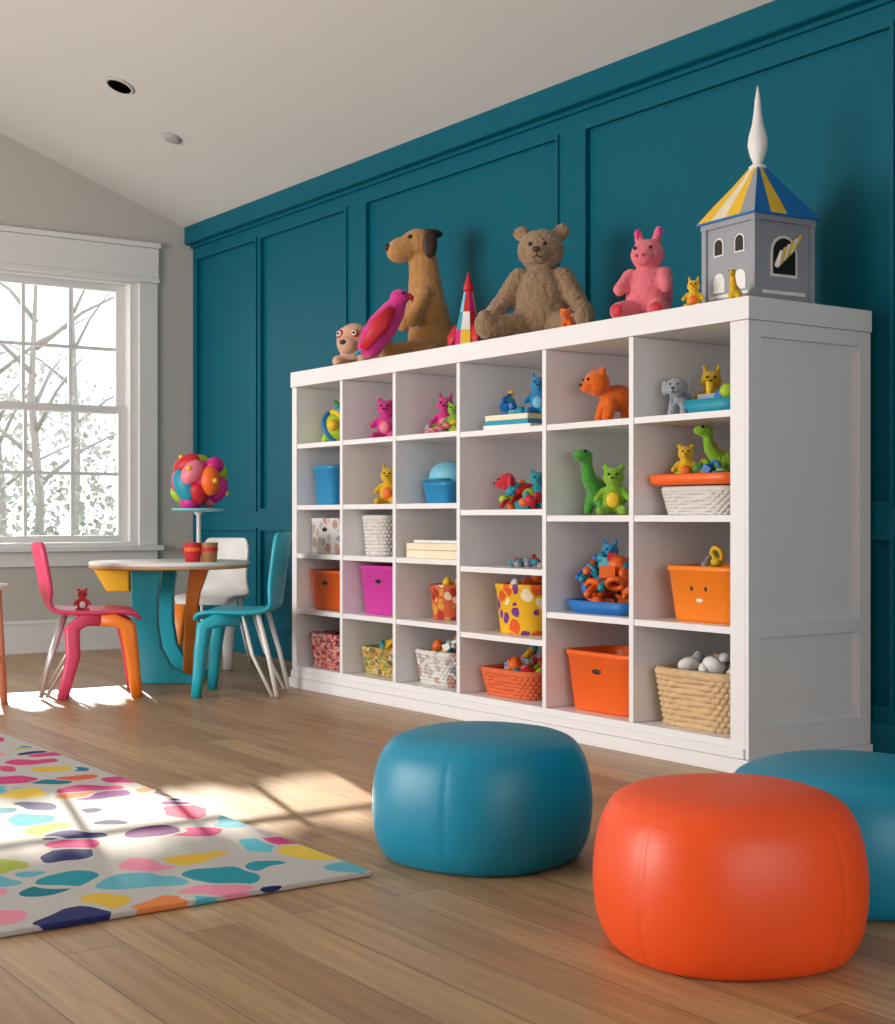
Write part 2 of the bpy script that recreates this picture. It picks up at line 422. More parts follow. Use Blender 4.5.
def plush(name, loc, rotz, s, mat, parts, det, vox=.018, rough=0):
    e = empty(name, loc, rotz); g = G()
    V = lambda p: tuple(x*s for x in p)
    def do(g, pt, mi):
        if pt[0] == 'e':
            r = pt[2]; r = V(r) if hasattr(r, '__len__') else (r*s,)*3
            g.ell(V(pt[1]), r, mi)
        elif pt[0] == 'c': g.cap(V(pt[1]), V(pt[2]), pt[3]*s, pt[4]*s, mi)
        elif pt[0] == 's': g.sweep([V(p) for p in pt[1]], [((r[0]*s, r[1]*s) if hasattr(r, '__len__') else (r*s, r*s)) for r in pt[2]], mi, 10)
        elif pt[0] == 'x': g.lathe(V(pt[1]), [(pt[2]*s, 0), (.001, pt[3]*s)], mi, 12)
    for pt in parts: do(g, pt, 0)
    o = g.obj('body', mat, e)
    r = o.modifiers.new('remesh', 'REMESH'); r.mode = 'VOXEL'; r.voxel_size = vox*s; r.use_smooth_shade = True
    sm = o.modifiers.new('smooth', 'SMOOTH'); sm.iterations = 3; sm.factor = .5
    if rough:
        tx = bpy.data.textures.new(name+'_fur', 'CLOUDS'); tx.noise_scale = .018; tx.noise_depth = 2
        dm = o.modifiers.new('fur', 'DISPLACE'); dm.texture = tx; dm.strength = rough; dm.mid_level = .5
    if det:
        g = G()
        for pt in det: do(g, pt[:-1], C[pt[-1]])
        g.obj('details', PAL, e)
    return e
def eyes(x, y, z, r=.022): return [('e', (k*x, y, z), r, 'dark') for k in (1, -1)]

FC = rad(-48)
# teddy bear
parts = [('e', (0, 0, .33), (.24, .2, .32)), ('e', (0, -.03, .76), (.195, .175, .17)), ('e', (0, -.18, .705), (.09, .085, .072)), ('e', (0, -.03, .24), (.23, .2, .22))]
for k in (1, -1):
    parts += [('e', (k*.165, 0, .91), (.07, .04, .068)), ('c', (k*.18, -.03, .53), (k*.3, -.09, .34), .09, .08), ('c', (k*.3, -.09, .34), (k*.40, -.17, .2), .08, .07),
              ('c', (k*.15, -.1, .13), (k*.36, -.32, .09), .125, .095), ('e', (k*.40, -.37, .12), (.085, .07, .12))]
det = eyes(.062, -.198, .785, .016)+[('e', (0, -.262, .73), (.034, .02, .024), 'darkbrown'),
      ('s', [(0, -.266, .715), (0, -.266, .675)], [.005, .005], 'darkbrown'), ('s', [(-.035, -.25, .667), (0, -.263, .675), (.035, -.25, .667)], [.005]*3, 'darkbrown')]
plush('teddy_bear', (3.87, 4.82, SZ+.004), FC, .515, fur_brown, parts, det, .013, .016)
# tall brown plush dog
parts = [('e', (0, .05, .2), (.16, .18, .2)), ('c', (0, .04, .3), (0, .0, .55), .15, .125), ('c', (0, .0, .55), (0, -.02, .8), .125, .10), ('e', (0, -.05, .875), (.125, .135, .112)),
         ('c', (0, -.1, .855), (0, -.2, .82), .10, .09), ('c', (0, .2, .08), (.05, .36, .05), .05, .03)]
for k in (1, -1):
    parts += [('c', (k*.1, -.02, .09), (k*.13, -.28, .07), .095, .07), ('e', (k*.13, -.33, .09), (.065, .055, .09)), ('c', (k*.11, -.04, .5), (k*.13, -.13, .3), .055, .045)]
det = eyes(.085, -.14, .91, .016)+[('e', (0, -.285, .84), (.035, .022, .028), 'dark')]
for k in (1, -1): det += [('e', (k*.118, .0, .86), (.025, .055, .10), 'darkbrown')]
det += [('e', (0, .03, .955), (.09, .10, .035), 'darkbrown')]
plush('plush_dog', (3.98, 5.86, SZ+.004), rad(-108), .675, fur_tan, parts, det, .012, .008)
# beige plush puppy lying
parts = [('c', (0, .1, .34), (0, .60, .32), .28, .26), ('e', (0, -.25, .52), (.38, .34, .38)), ('e', (0, -.54, .42), (.22, .18, .18)), ('c', (0, .8, .4), (.1, 1.0, .3), .09, .06)]
for k in (1, -1):
    parts += [('c', (k*.25, .0, .15), (k*.3, -.4, .12), .13, .12), ('c', (k*.22, .65, .17), (k*.32, .4, .12), .15, .11), ('e', (k*.36, -.15, .60), (.10, .12, .24))]
det = [('e', (0, -.71, .46), (.07, .05, .05), 'darkbrown')]
for k in (1, -1): det += [('e', (k*.17, -.52, .65), (.09, .06, .09), 'red'), ('e', (k*.18, -.56, .66), (.06, .04, .06), 'white'), ('e', (k*.185, -.59, .66), (.03, .03, .03), 'dark')]
plush('plush_puppy', (3.78, 6.14, SZ+.004), rad(-62), .24, fur_beige, parts, det, .03)
# magenta parrot
parts = [('s', [(0, .3, .1), (0, .22, .25), (0, .08, .45), (0, -.08, .68), (0, -.18, .84)], [(.12, .12), (.18, .2), (.19, .22), (.14, .17), (.09, .09)]), ('e', (0, -.16, .86), (.11, .14, .11)), ('e', (0, .25, .17), (.16, .18, .16))]
det = [('s', [(.0, -.27, .88), (0, -.33, .84), (0, -.34, .79)], [.05, .035, .01], 'red'), ('e', (.1, -.2, .9), .025, 'dark'), ('e', (-.1, -.2, .9), .025, 'dark'),
       ('s', [(.17, -.05, .68), (.2, .12, .45), (.16, .36, .12)], [(.03, .06), (.04, .13), (.02, .05)], 'red'), ('s', [(-.17, -.05, .68), (-.2, .12, .45), (-.16, .36, .12)], [(.03, .06), (.04, .13), (.02, .05)], 'red'),
       ('s', [(0, .3, .16), (0, .42, .08), (0, .46, .05)], [(.1, .04), (.08, .03), (.04, .02)], 'teal')]
plush('plush_parrot', (3.675, 5.72, SZ+.004), rad(60), .34, fur_mag, parts, det, .02)
# pink plush unicorn
parts = [('e', (0, 0, .3), (.24, .21, .3)), ('e', (0, -.05, .68), (.17, .17, .155)), ('e', (0, -.20, .63), (.11, .09, .08)), ('c', (.05, .02, .78), (.10, .0, .93), .055, .04), ('c', (-.09, .02, .78), (-.12, 0, .92), .055, .04)]
for k in (1, -1): parts += [('c', (k*.18, -.06, .48), (k*.24, -.2, .33), .075, .065), ('c', (k*.13, -.1, .12), (k*.2, -.3, .1), .12, .1)]
det = eyes(.08, -.2, .73, .018)+[('e', (k*.035, -.29, .64), (.012, .01, .016), 'red') for k in (1, -1)]+[('e', (k*.2, -.4, .1), (.06, .015, .06), 'red') for k in (1, -1)]+[('e', (k*.115, -.035, .9), (.02, .015, .05), 'magenta') for k in (1, -1)]
plush('plush_unicorn', (3.83, 4.11, SZ+.004), rad(-62), .385, fur_pink, parts, det, .016, .006)

# teepee rocket toy
g = G(); K = 8; cols = ['red', 'lblue', 'red', 'magenta', 'yellow', 'red', 'teal', 'white']
for k in range(K):
    a0 = 2*math.pi*k/K; a1 = 2*math.pi*(k+1)/K
    P = lambda a, r, z: (r*math.cos(a), r*math.sin(a), z)
    lv = [(.062, 0), (.055, .08), (.038, .16), (.018, .26)]
    for i in range(3):
        (r0, z0), (r1, z1) = lv[i], lv[i+1]
        g.add([P(a0, r0, z0), P(a1, r0, z0), P(a1, r1, z1), P(a0, r1, z1)], [(0, 1, 2, 3)], C[cols[(k+i*3) % K]], False)
g.lathe((0, 0, .25), [(.02, 0), (.024, .02), (.012, .05), (.002, .09)], C['red'], 12)
for a in (0, 2.1, 4.2):
    g.sweep([(.05*math.cos(a), .05*math.sin(a), .1), (.075*math.cos(a), .075*math.sin(a), .05), (.085*math.cos(a), .085*math.sin(a), 0)], [(.006, .02), (.008, .025), (.008, .01)], C['red'], 8)
g.obj('toy_rocket', PAL, None, (3.74, 5.17, SZ+.004), .3)

# castle playhouse (square lantern-like body, a corner towards the room)
g = G(); NK = 4; Rr = .195; zb = .322
hexp = [(Rr*math.cos(math.pi*2*k/NK), Rr*math.sin(math.pi*2*k/NK)) for k in range(NK)]
sc = lambda q: [(x*q, y*q) for x, y in hexp]
pf = lambda z: (lambda a, b_, k: (a, b_, z+k))
g.prism(sc(1.05), pf(0), .02, C['grey']); g.prism(sc(.95), pf(.02), zb-.03, C['grey']); g.prism(sc(1.04), pf(zb-.03), .022, C['grey'])
for k in range(NK):
    a = hexp[k]; g.box((a[0]*.94, a[1]*.94, zb/2), (.022, .022, zb-.02), C['grey'], Matrix.Rotation(math.pi*2*k/NK+rad(45), 3, 'Z'))
    am = math.pi*2*(k+.5)/NK; ap = Rr*.95*math.cos(math.pi/NK)
    n_ = Vector((math.cos(am), math.sin(am), 0)); t_ = Vector((-math.sin(am), math.cos(am), 0))
    def arch(cx, z0, w, h, off, mi):
        poly = [(cx-w, z0), (cx+w, z0), (cx+w, z0+h)]+[(cx+w*math.cos(q*math.pi/8), z0+h+w*math.sin(q*math.pi/8)) for q in range(1, 8)]+[(cx-w, z0+h)]
        g.prism(poly, lambda p, q, kk: tuple(n_*(ap+off-.004+kk)+t_*p+Vector((0, 0, q))), .006, mi)
    if k % 2 == 0:
        arch(.0, .10, .062, .085, .002, C['white']); arch(.0, .11, .052, .075, .004, C['dark'])
        for q in range(6): g.cap(tuple(n_*(ap+.014)+t_*(-.04+.014*q)+Vector((0, 0, .14+.012*q))), tuple(n_*(ap+.02)+t_*(-.028+.018*q)+Vector((0, 0, .185+.012*q))), .011, .006, C['yellow'] if q % 2 else C['white'], 10)
    else:
        for cx in (-.055, .055):
            arch(cx, .19, .026, .04, .002, C['white']); arch(cx, .195, .020, .035, .004, C['dark'])
            arch(cx, .06, .03, .04, .001, C['white'])
    g.box(tuple(n_*(ap+.001)+Vector((0, 0, .045))), (.006, .2, .012), C['white'], Matrix.Rotation(am, 3, 'Z'))
lv = [(1.13, zb-.008), (.80, zb+.06), (.46, zb+.125), (.13, zb+.195)]
rc = ['blue', 'yellow', 'blue', 'blue', 'yellow', 'cream', 'yellow', 'grey']
for k in range(NK):
    H_ = 4
    for h_ in range(H_):
        def PP(f, r): return Vector((hexp[k][0], hexp[k][1])).lerp(Vector((hexp[(k+1) % NK][0], hexp[(k+1) % NK][1])), f)*r
        for i in range(3):
            p = [PP(h_/H_, lv[i][0]), PP((h_+1)/H_, lv[i][0]), PP((h_+1)/H_, lv[i+1][0]), PP(h_/H_, lv[i+1][0])]
            z = [lv[i][1], lv[i][1], lv[i+1][1], lv[i+1][1]]
            g.add([(q.x, q.y, zz) for q, zz in zip(p, z)], [(0, 1, 2, 3)], C[rc[(k*H_+h_) % 8]], False)
g.prism(sc(1.13), pf(zb-.010), .006, C['blue'])
g.lathe((0, 0, zb+.185), [(.03, 0), (.032, .008), (.016, .02), (.028, .05), (.036, .085), (.033, .115), (.021, .16), (.015, .2), (.010, .25), (.002, .30)], C['white'], 20)
g.obj('toy_castle', PAL, None, (3.90, 3.62, SZ+.004), rad(-140))

# ------------------------------------------------------------------ generic small toys
def dino(name, loc, rot, s, mat, spikes='yellow', up=1.0):
    parts = [('e', (0, .05, .32), (.17, .28, .2)), ('s', [(0, -.12, .38), (0, -.27, .55), (0, -.3, .72*up), (0, -.3, .82*up)], [.14, .11, .09, .08]), ('e', (0, -.38, .86*up), (.11, .18, .1)),
             ('s', [(0, .2, .32), (0, .42, .25), (0, .62, .3), (0, .72, .42)], [.15, .1, .06, .025])]
    for k in (1, -1): parts += [('c', (k*.11, -.1, .25), (k*.13, -.14, .07), .085, .07), ('c', (k*.11, .2, .25), (k*.14, .2, .08), .1, .075)]
    det = eyes(.09, -.42, .92*up, .028)
    for y, z in ((-.17, .62), (-.05, .53), (.08, .52), (.2, .47), (.34, .36)): det.append(('x', (0, y, z-.04), .05, .1, spikes))
    return plush(name, loc, rot, s, mat, parts, det, .03)
def beast(name, loc, rot, s, mat, ear='round', extra=(), snout='white'):
    parts = [('e', (0, .1, .45), (.24, .36, .24)), ('e', (0, -.33, .70), (.25, .23, .23)), ('e', (0, -.52, .63), (.14, .12, .10)), ('c', (0, .42, .5), (0, .62, .72), .06, .05)]
    for k in (1, -1):
        parts += [('c', (k*.13, -.12, .35), (k*.15, -.2, .09), .11, .10), ('c', (k*.14, .32, .35), (k*.16, .32, .09), .12, .10)]
        parts.append(('e', (k*.18, -.3, .91), (.08, .05, .08)) if ear == 'round' else ('e', (k*.29, -.28, .70), (.1, .04, .2)))
    det = eyes(.09, -.54, .76, .026)+[('e', (0, -.64, .66), (.04, .025, .03), 'dark')]+list(extra)
    return plush(name, loc, rot, s, mat, parts, det, .03)
def sitter(name, loc, rot, s, mat, ear='round', belly='cream'):
    parts = [('e', (0, 0, .3), (.22, .2, .28)), ('e', (0, -.03, .7), (.2, .18, .18)), ('e', (0, -.19, .66), (.08, .08, .06))]
    for k in (1, -1):
        parts += [('c', (k*.18, -.03, .45), (k*.3, -.14, .3), .07, .06), ('c', (k*.13, -.08, .1), (k*.22, -.28, .08), .1, .08)]
        parts.append(('e', (k*.15, 0, .88), (.07, .04, .07)) if ear == 'round' else ('c', (k*.1, 0, .82), (k*.14, 0, .98), .05, .035))
    det = eyes(.07, -.2, .75, .025)+[('e', (0, -.26, .68), (.03, .02, .02), 'dark'), ('e', (0, -.17, .28), (.12, .05, .14), belly)]
    return plush(name, loc, rot, s, mat, parts, det, .03)

def pile(g, c, lx, ly, h, n, cols, rs=(.02, .045)):
    for i in range(n):
        x = c[0]+random.uniform(-.5, .5)*lx; y = c[1]+random.uniform(-.5, .5)*ly
        f = 1-max(abs(x-c[0])/lx, abs(y-c[1])/ly)
        r = random.uniform(*rs); z = c[2]+max(r*.6, random.uniform(.2, 1)*h*(.5+f*.8)-r)
        mi = C[random.choice(cols)]; R = Matrix.Rotation(random.uniform(0, 3), 3, 'Z') @ Matrix.Rotation(random.uniform(-.7, .7), 3, 'X')
        k = random.random()
        if k < .4: g.ell((x, y, z), (r, r*random.uniform(.6, 1), r*random.uniform(.6, 1)), mi, R, 12, 8)
        elif k < .55: g.box((x, y, z), (r*1.4, r*1.1, r*1.1), mi, R)
        elif k < .72: g.torus((x, y, z), r*.8, r*.28, mi, Matrix.Rotation(random.uniform(.4, 1.4), 3, 'Y') @ R, 16)
        elif k < .9: g.cap((x-r, y, z), (x+r*.7, y+r*.6, z+r), r*.4, r*.3, mi, 10); g.ell((x+r, y+r*.7, z+r*1.2), r*.5, C[random.choice(cols)], None, 10, 7)
        else: g.lathe((x, y, z-r*.3), [(r*.8, 0), (r*.7, r*.8), (r*.2, r*1.4)], mi, 14)

def bin_(name, v, u, z, dv, du, h, mat, hole=True, n=6, taper=.86, toys=None, face=False):
    g = G()
    g.loft((0, 0, 0), dv, du, [(taper-.03, 0), (taper, .012), (.975, h-.022), (1.0, h-.02), (1.01, h-.012), (1.0, h), (.96, h), (.94, h-.02), (taper-.05, .012)], n, 56, 0)
    hx = -dv/2*(taper+(.975-taper)*.72)
    if hole: g.ell((hx-.001, 0, h*.68), (.004, .026, .010), 1)
    if face:
        for k in (1, -1): g.ell((hx+.006, k*.035, h*.62), (.006, .014, .018), 1)
        g.ell((hx+.01, 0, h*.4), (.006, .03, .012), 2)
    if toys:
        sub = G(); pile(sub, (0, 0, h*.62), dv*.62, du*.62, h*.45+.05, toys[0], toys[1]); g.merge(sub, 3)
    g.obj(name, [mat, PAL[C['dark']], PAL[C['white']]]+PAL, None, (v, u, z))

def wicker(name, v, u, z, dv, du, h, mat, toys=None, taper=.86, pitch=.018, liner=None):
    g = G(); L_ = int(h/pitch); seg = 96; n = 5
    for i in range(L_+1):
        zz = pitch*.5+i*(h-pitch)/L_; sc_ = taper+(1-taper)*i/L_
        r = pitch*(.62 if i < L_ else .85)
        pts = []
        for j in range(seg):
            q = 2*math.pi*j/seg; off = .004*math.cos(j*math.pi/2+i*math.pi) if i < L_ else 0
            x = (dv/2*sc_+off)*sgnpow(math.cos(q), 2/n); y = (du/2*sc_+off)*sgnpow(math.sin(q), 2/n)
            if pts and (Vector((x, y, zz))-Vector(pts[-1])).length < 1e-4: continue
            pts.append((x, y, zz+(.002*math.sin(j*math.pi/2+i*math.pi) if i < L_ else 0)))
        g.sweep(pts, r, 0, 6, up=(0, 0, 1), closed=True)
    g.loft((0, 0, 0), dv, du, [(taper-.04, .004), (.96, h-.02), (.90, h-.02), (taper-.1, .02)], n, 40, 1)
    if toys:
        sub = G(); pile(sub, (0, 0, h*.65), dv*.6, du*.62, h*.4+.05, toys[0], toys[1]); g.merge(sub, 2)
    g.obj(name, [mat, liner or mat]+PAL, None, (v, u, z))

m_or = M('orange_plastic', '#f26418', .4, .03, 90, .06); m_or2 = M('bright_orange_plastic', '#f58216', .4, .03, 90, .06)
m_mag = M('magenta_plastic', '#cf3aa0', .4, .03, 90, .06); m_bl = M('blue_plastic', '#2187b8', .4, .03, 90, .06)
m_wk = M('wicker_natural', '#d6b58a', .8, .4, 120, .25, 30); m_wko = M('wicker_orange', '#e06a3a', .8, .4, 120, .25, 30); m_wkw = M('wicker_white', '#dcd6d0', .8, .4, 120, .12, 30)
m_wkr = patmat('wicker_red', ['#c33a44', '#8f2040', '#e07a70'], '#d8b0a0', 46, .04, .8, .6)
m_pat1 = patmat('printed_yellow', ['#7a3b8c', '#e85f2a', '#fff1c8', '#8a3f55'], '#f0b825', 16, .07, .6, .5)
m_pat2 = patmat('printed_multi', ['#b07a3a', '#8fa03a', '#c9a23a', '#7a5a3a'], '#cfc49a', 40, .03, .7, .7)
m_pat3 = patmat('printed_grey', ['#b9b2ae', '#c49a8c', '#a2a6ad'], '#dcd8d3', 18, .10, .7, .45)
m_pat4 = patmat('printed_orange', ['#d9a23a', '#b0392f', '#efd6b6', '#b98a7a'], '#d5603b', 24, .06, .7, .55)
BV = 3.80
# column 6
wicker('wicker_basket', BV, 3.715, .11, .29, .40, .205, m_wk, (34, ['grey', 'white', 'grey', 'tan', 'white']), pitch=.022)
bin_('storage_bin', BV, 3.685, .49, .28, .36, .20, m_or2, False, toys=(14, ['yellow', 'lime', 'yellow', 'grey']), face=True)
wicker('woven_tray_basket', BV, 3.71, .87, .28, .36, .10, m_wkw, None, .88, .014, m_wkw)
g = G(); g.loft((0, 0, 0), .34, .44, [(.93, 0), (1, .008), (1.01, .034), (.98, .04), (.92, .036), (.88, .01)], 5, 48); g.obj('basket_tray', m_or, None, (BV, 3.72, .87+.108))
dino('plush_dinosaur', (BV+.02, 3.70, .99), rad(-120), .215, fur_green, 'yellow')
sitter('plush_chick', (BV-.05, 3.83, .99), FC, .15, fur_yel, 'round', 'orange')
g = G(); pile(g, (0, 0, 0), .10, .22, .08, 20, ['teal', 'lime', 'blue', 'orange', 'green'], (.02, .034)); g.obj('toy_car_pile', PAL, None, (BV-.02, 3.75, .99))
beast('plush_elephant', (BV-.04, 3.87, 1.228), rad(-60), .155, fur_grey, 'flap', [('s', [(0, -.58, .6), (0, -.72, .5), (0, -.74, .3)], [.07, .05, .04], 'grey')])
g = G()
g.loft((0, 0, 0), .12, .28, [(.6, 0), (.8, .01), (1.0, .055), (.93, .055), (.8, .03)], 2.4, 32, C['teal']); g.box((0, 0, .055), (.05, .11, .04), C['grey']); g.lathe((0, .02, .07), [(.014, 0), (.014, .05)], C['yellow'], 12)
g.ell((0, -.07, .08), .03, C['lime']); g.ell((0, -.04, .06), (.03, .03, .03), C['blue'])
g.obj('toy_boat', PAL, None, (BV-.05, 3.69, 1.228))
sitter('plush_duck', (BV+.08, 3.83, 1.228), FC, .20, fur_yel, 'point', 'green')
sitter('plush_frog', (BV+.1, 3.68, 1.228), FC, .18, fur_green, 'round', 'teal')
# column 5
bin_('storage_bin', BV, 4.225, .11, .29, .42, .235, m_or, True)
g = G(); g.loft((0, 0, 0), .30, .38, [(.86, 0), (1, .05), (.95, .05), (.84, .01)], 5, 48, C['blue']); 
g.obj('toy_tray', PAL, None, (BV, 4.25, .49))
g = G(); pile(g, (0, 0, .0), .18, .24, .20, 60, ['orange', 'red', 'blue', 'teal', 'orange', 'orange'], (.028, .045)); g.obj('toy_pile', PAL, None, (BV, 4.27, .505))
sitter('plush_fox', (BV+.0, 4.30, .61), FC, .17, fur_blue, 'point', 'orange')
dino('plush_dinosaur', (BV-.03, 4.32, .87), rad(-85), .27, fur_green2, 'lime'); sitter('plush_frog', (BV-.08, 4.19, .87), FC, .21, fur_green, 'round', 'yellow')
dino('plush_crocodile', (BV+.20, 4.20, .87), rad(60), .25, fur_green, 'green')
beast('plush_lion', (BV, 4.28, 1.228), rad(-105), .225, fur_orange, 'round', [('e', (0, .62, .76), .07, 'red')])
# column 4
wicker('fruit_basket', BV, 4.82, .11, .27, .36, .115, m_wko, (34, ['red', 'orange', 'yellow', 'lime', 'teal', 'pink', 'grey']))
bin_('printed_bucket', BV, 4.80, .375, .27, .30, .21, m_pat1, False, 2.6, toys=(8, ['purple', 'white', 'orange']))
g = G(); pile(g, (0, 0, 0), .14, .18, .05, 16, ['orange', 'grey', 'teal', 'red'], (.014, .026)); g.obj('figurine_pile', PAL, None, (BV, 4.80, .655))
beast('plush_dragon', (BV, 4.88, .895), rad(-120), .17, fur_red, 'flap', [('x', (0, .1, .64), .08, .14, 'lime')])
sitter('plush_monkey', (BV, 4.75, .895), FC, .18, fur_teal, 'round', 'red'); 
g = G(); pile(g, (0, 0, 0), .1, .2, .1, 18, ['teal', 'lime', 'red', 'orange', 'red'], (.018, .032)); g.obj('building_block_pile', PAL, None, (BV-.06, 4.76, .895))
g = G(); z = 0
for i, (c_, w, t) in enumerate((('white', .28, .022), ('teal', .27, .02), ('cream', .26, .022))):
    R = Matrix.Rotation(random.uniform(-.12, .12), 3, 'Z'); g.box((0, 0, z+t/2), (.17, w, t), C[c_], R); g.box((0.004, 0, z+t/2), (.168, w-.01, t*.7), C['white'], R); z += t
g.obj('book_stack', PAL, None, (BV-.04, 4.82, 1.228))
sitter('plush_bluebird', (BV, 4.75, 1.292), FC, .18, fur_blue, 'point', 'lblue')
g = G(); pile(g, (0, 0, 0), .07, .14, .08, 12, ['yellow', 'blue', 'teal'], (.018, .03)); g.obj('toy_train_pile', PAL, None, (BV-.04, 4.88, 1.292))
# column 3
wicker('gift_basket', BV, 5.36, .11, .25, .30, .15, m_pat3, (26, ['white', 'grey', 'orange', 'teal', 'yellow', 'white']))
bin_('printed_cup', BV, 5.38, .40, .19, .20, .16, m_pat4, False, 2.2, toys=(6, ['yellow', 'orange']))
g = G(); g.box((0, 0, .018), (.26, .40, .036), C['cream']); g.box((0, .01, .052), (.25, .38, .03), C['cream'], Matrix.Rotation(.05, 3, 'Z')); g.box((0, 0, .0745), (.22, .34, .014), C['white'])
g.obj('picture_book_stack', PAL, None, (BV-.04, 5.30, .68), bevel=.003)
bin_('storage_bin', BV, 5.40, .925, .2, .22, .10, m_bl, False, 4); 
g = G(); g.ell((0, 0, 0), (.09, .1, .07), C['lblue']); g.loft((-.06, 0, -.02), .14, .16, [(1, 0), (1, .008)], 2.2, 28, C['teal']); g.obj('toy_cap', PAL, None, (BV, 5.40, 1.05))
sitter('plush_bunny', (BV, 5.43, 1.235), FC, .20, fur_mag, 'point', 'pink'); sitter('plush_turtle', (BV-.02, 5.33, 1.235), FC, .16, fur_green, 'round', 'yellow')
g = G(); pile(g, (0, 0, 0), .1, .18, .07, 16, ['lime', 'pink', 'magenta', 'grey'], (.018, .032)); g.obj('baby_toy_pile', PAL, None, (BV-.1, 5.38, 1.235))
# column 2
wicker('toy_basket', BV, 5.82, .11, .25, .32, .13, m_pat2, (34, ['yellow', 'lime', 'yellow', 'teal', 'red']))
bin_('storage_bin', BV, 5.805, .40, .27, .40, .235, m_mag, True)
wicker('small_wicker_basket', BV, 5.90, .68, .2, .2, .19, m_wkw)
sitter('plush_giraffe', (BV, 5.91, .925), FC, .20, fur_yel, 'point', 'orange')
sitter('plush_pig', (BV-.02, 5.90, 1.235), FC, .22, fur_mag, 'round', 'pink')
# column 1
wicker('laundry_basket', BV-.03, 6.27, .11, .25, .32, .17, m_wkr)
bin_('storage_bin', BV-.03, 6.27, .40, .25, .36, .20, m_or, True)
bin_('lidded_box', BV-.03, 6.29, .68, .22, .31, .18, m_pat3, True, 8, .97)
bin_('storage_bin', BV-.04, 6.33, .925, .2, .22, .20, m_bl, False, 4)
g = G(); g.ell((0, 0, .08), (.08, .085, .08), C['lime']); g.torus((0, 0, .085), .082, .014, C['blue'], Matrix.Rotation(1.2, 3, 'X')); g.torus((0, 0, .085), .08, .014, C['yellow'], Matrix.Rotation(1.2, 3, 'Y'))
g.ell((-.06, -.05, .09), .03, C['yellow']); g.ell((0.0, -.02, .165), (.035, .04, .03), C['teal']); g.cap((0, .05, .1), (-.02, .10, .02), .025, .02, C['lime']); g.cap((0, -.02, .18), (0, .03, .215), .014, .01, C['green'])
g.obj('toy_turtle', PAL, None, (BV-.04, 6.32, 1.235))
# small ones on top by the castle and bear
sitter('plush_kitten', (3.70, 3.74, SZ+.004), FC, .12, fur_yel, 'point', 'orange')
dino('toy_dragon', (3.68, 3.52, SZ+.004), rad(-60), .11, fur_yel, 'green')
beast('plush_fish', (3.70, 4.44, SZ+.004), rad(-60), .09, fur_orange, 'round')

# ------------------------------------------------------------------ table and chairs
wood_edge = M('birch_edge', '#d0a068', .5, .1, 60, .2, 12); table_w = M('table_white', '#f4f1ec', .35)
m_tl = M('teal_lacquer', '#1aa3b6', .4, .02); m_yel = M('yellow_lacquer', '#f0b51e', .4); m_rd = M('pink_lacquer', '#e04a70', .4); m_org = M('orange_lacquer', '#f0801e', .4); m_wh = M('white_lacquer', '#e6e3df', .4)
steel = M('chair_steel', '#c9c9cc', .3, metal=.6)
tb = empty('kids_table', (3.217, 7.15, 0), rad(-35))
g = G(); g.lathe((0, 0, .595), [(.40, 0), (.418, .003), (.42, .008), (.42, .017)], 0, 64); g.lathe((0, 0, .6122), [(.418, 0), (.421, .004), (.421, .014), (.415, .0195)], 1, 64)
g.obj('tabletop', [wood_edge, table_w], tb)
g = G()
def curve_panel(sgn):
    pts = [(-.17, .594), (-.01, .594), (-.03, .45), (-.03, .30), (-.01, .18), (.04, .09), (.11, .05), (.19, .035), (.21, 0), (-.17, 0), (-.165, .04), (-.16, .2), (-.165, .4)]
    return [(a*sgn, b_) for a, b_ in pts]
g.prism(curve_panel(1), lambda a, b_, k: (a, -.19+k, b_), .06)
g.prism([(a+.02, b_) for a, b_ in curve_panel(1)], lambda a, b_, k: (a, .13+k, b_), .06)
g.sweep([(-.08, -.15, .05), (-.08, .15, .05)], .025, 0, 10)
g.obj('legs', m_tl, tb, bevel=.012)
g = G(); g.prism([(-.38, .592), (-.19, .592), (-.19, .475), (-.31, .475)], lambda a, b_, k: (a, -.12+k, b_), .2); g.obj('drawer', m_yel, tb, bevel=.008)
g = G(); g.prism([(.10, .592), (.20, .592), (.15, .45), (.13, .30), (.12, .0), (.06, .0), (.07, .30), (.08, .45)], lambda a, b_, k: (a, .02+k, b_), .05); g.obj('bracket', m_org, tb, bevel=.008)

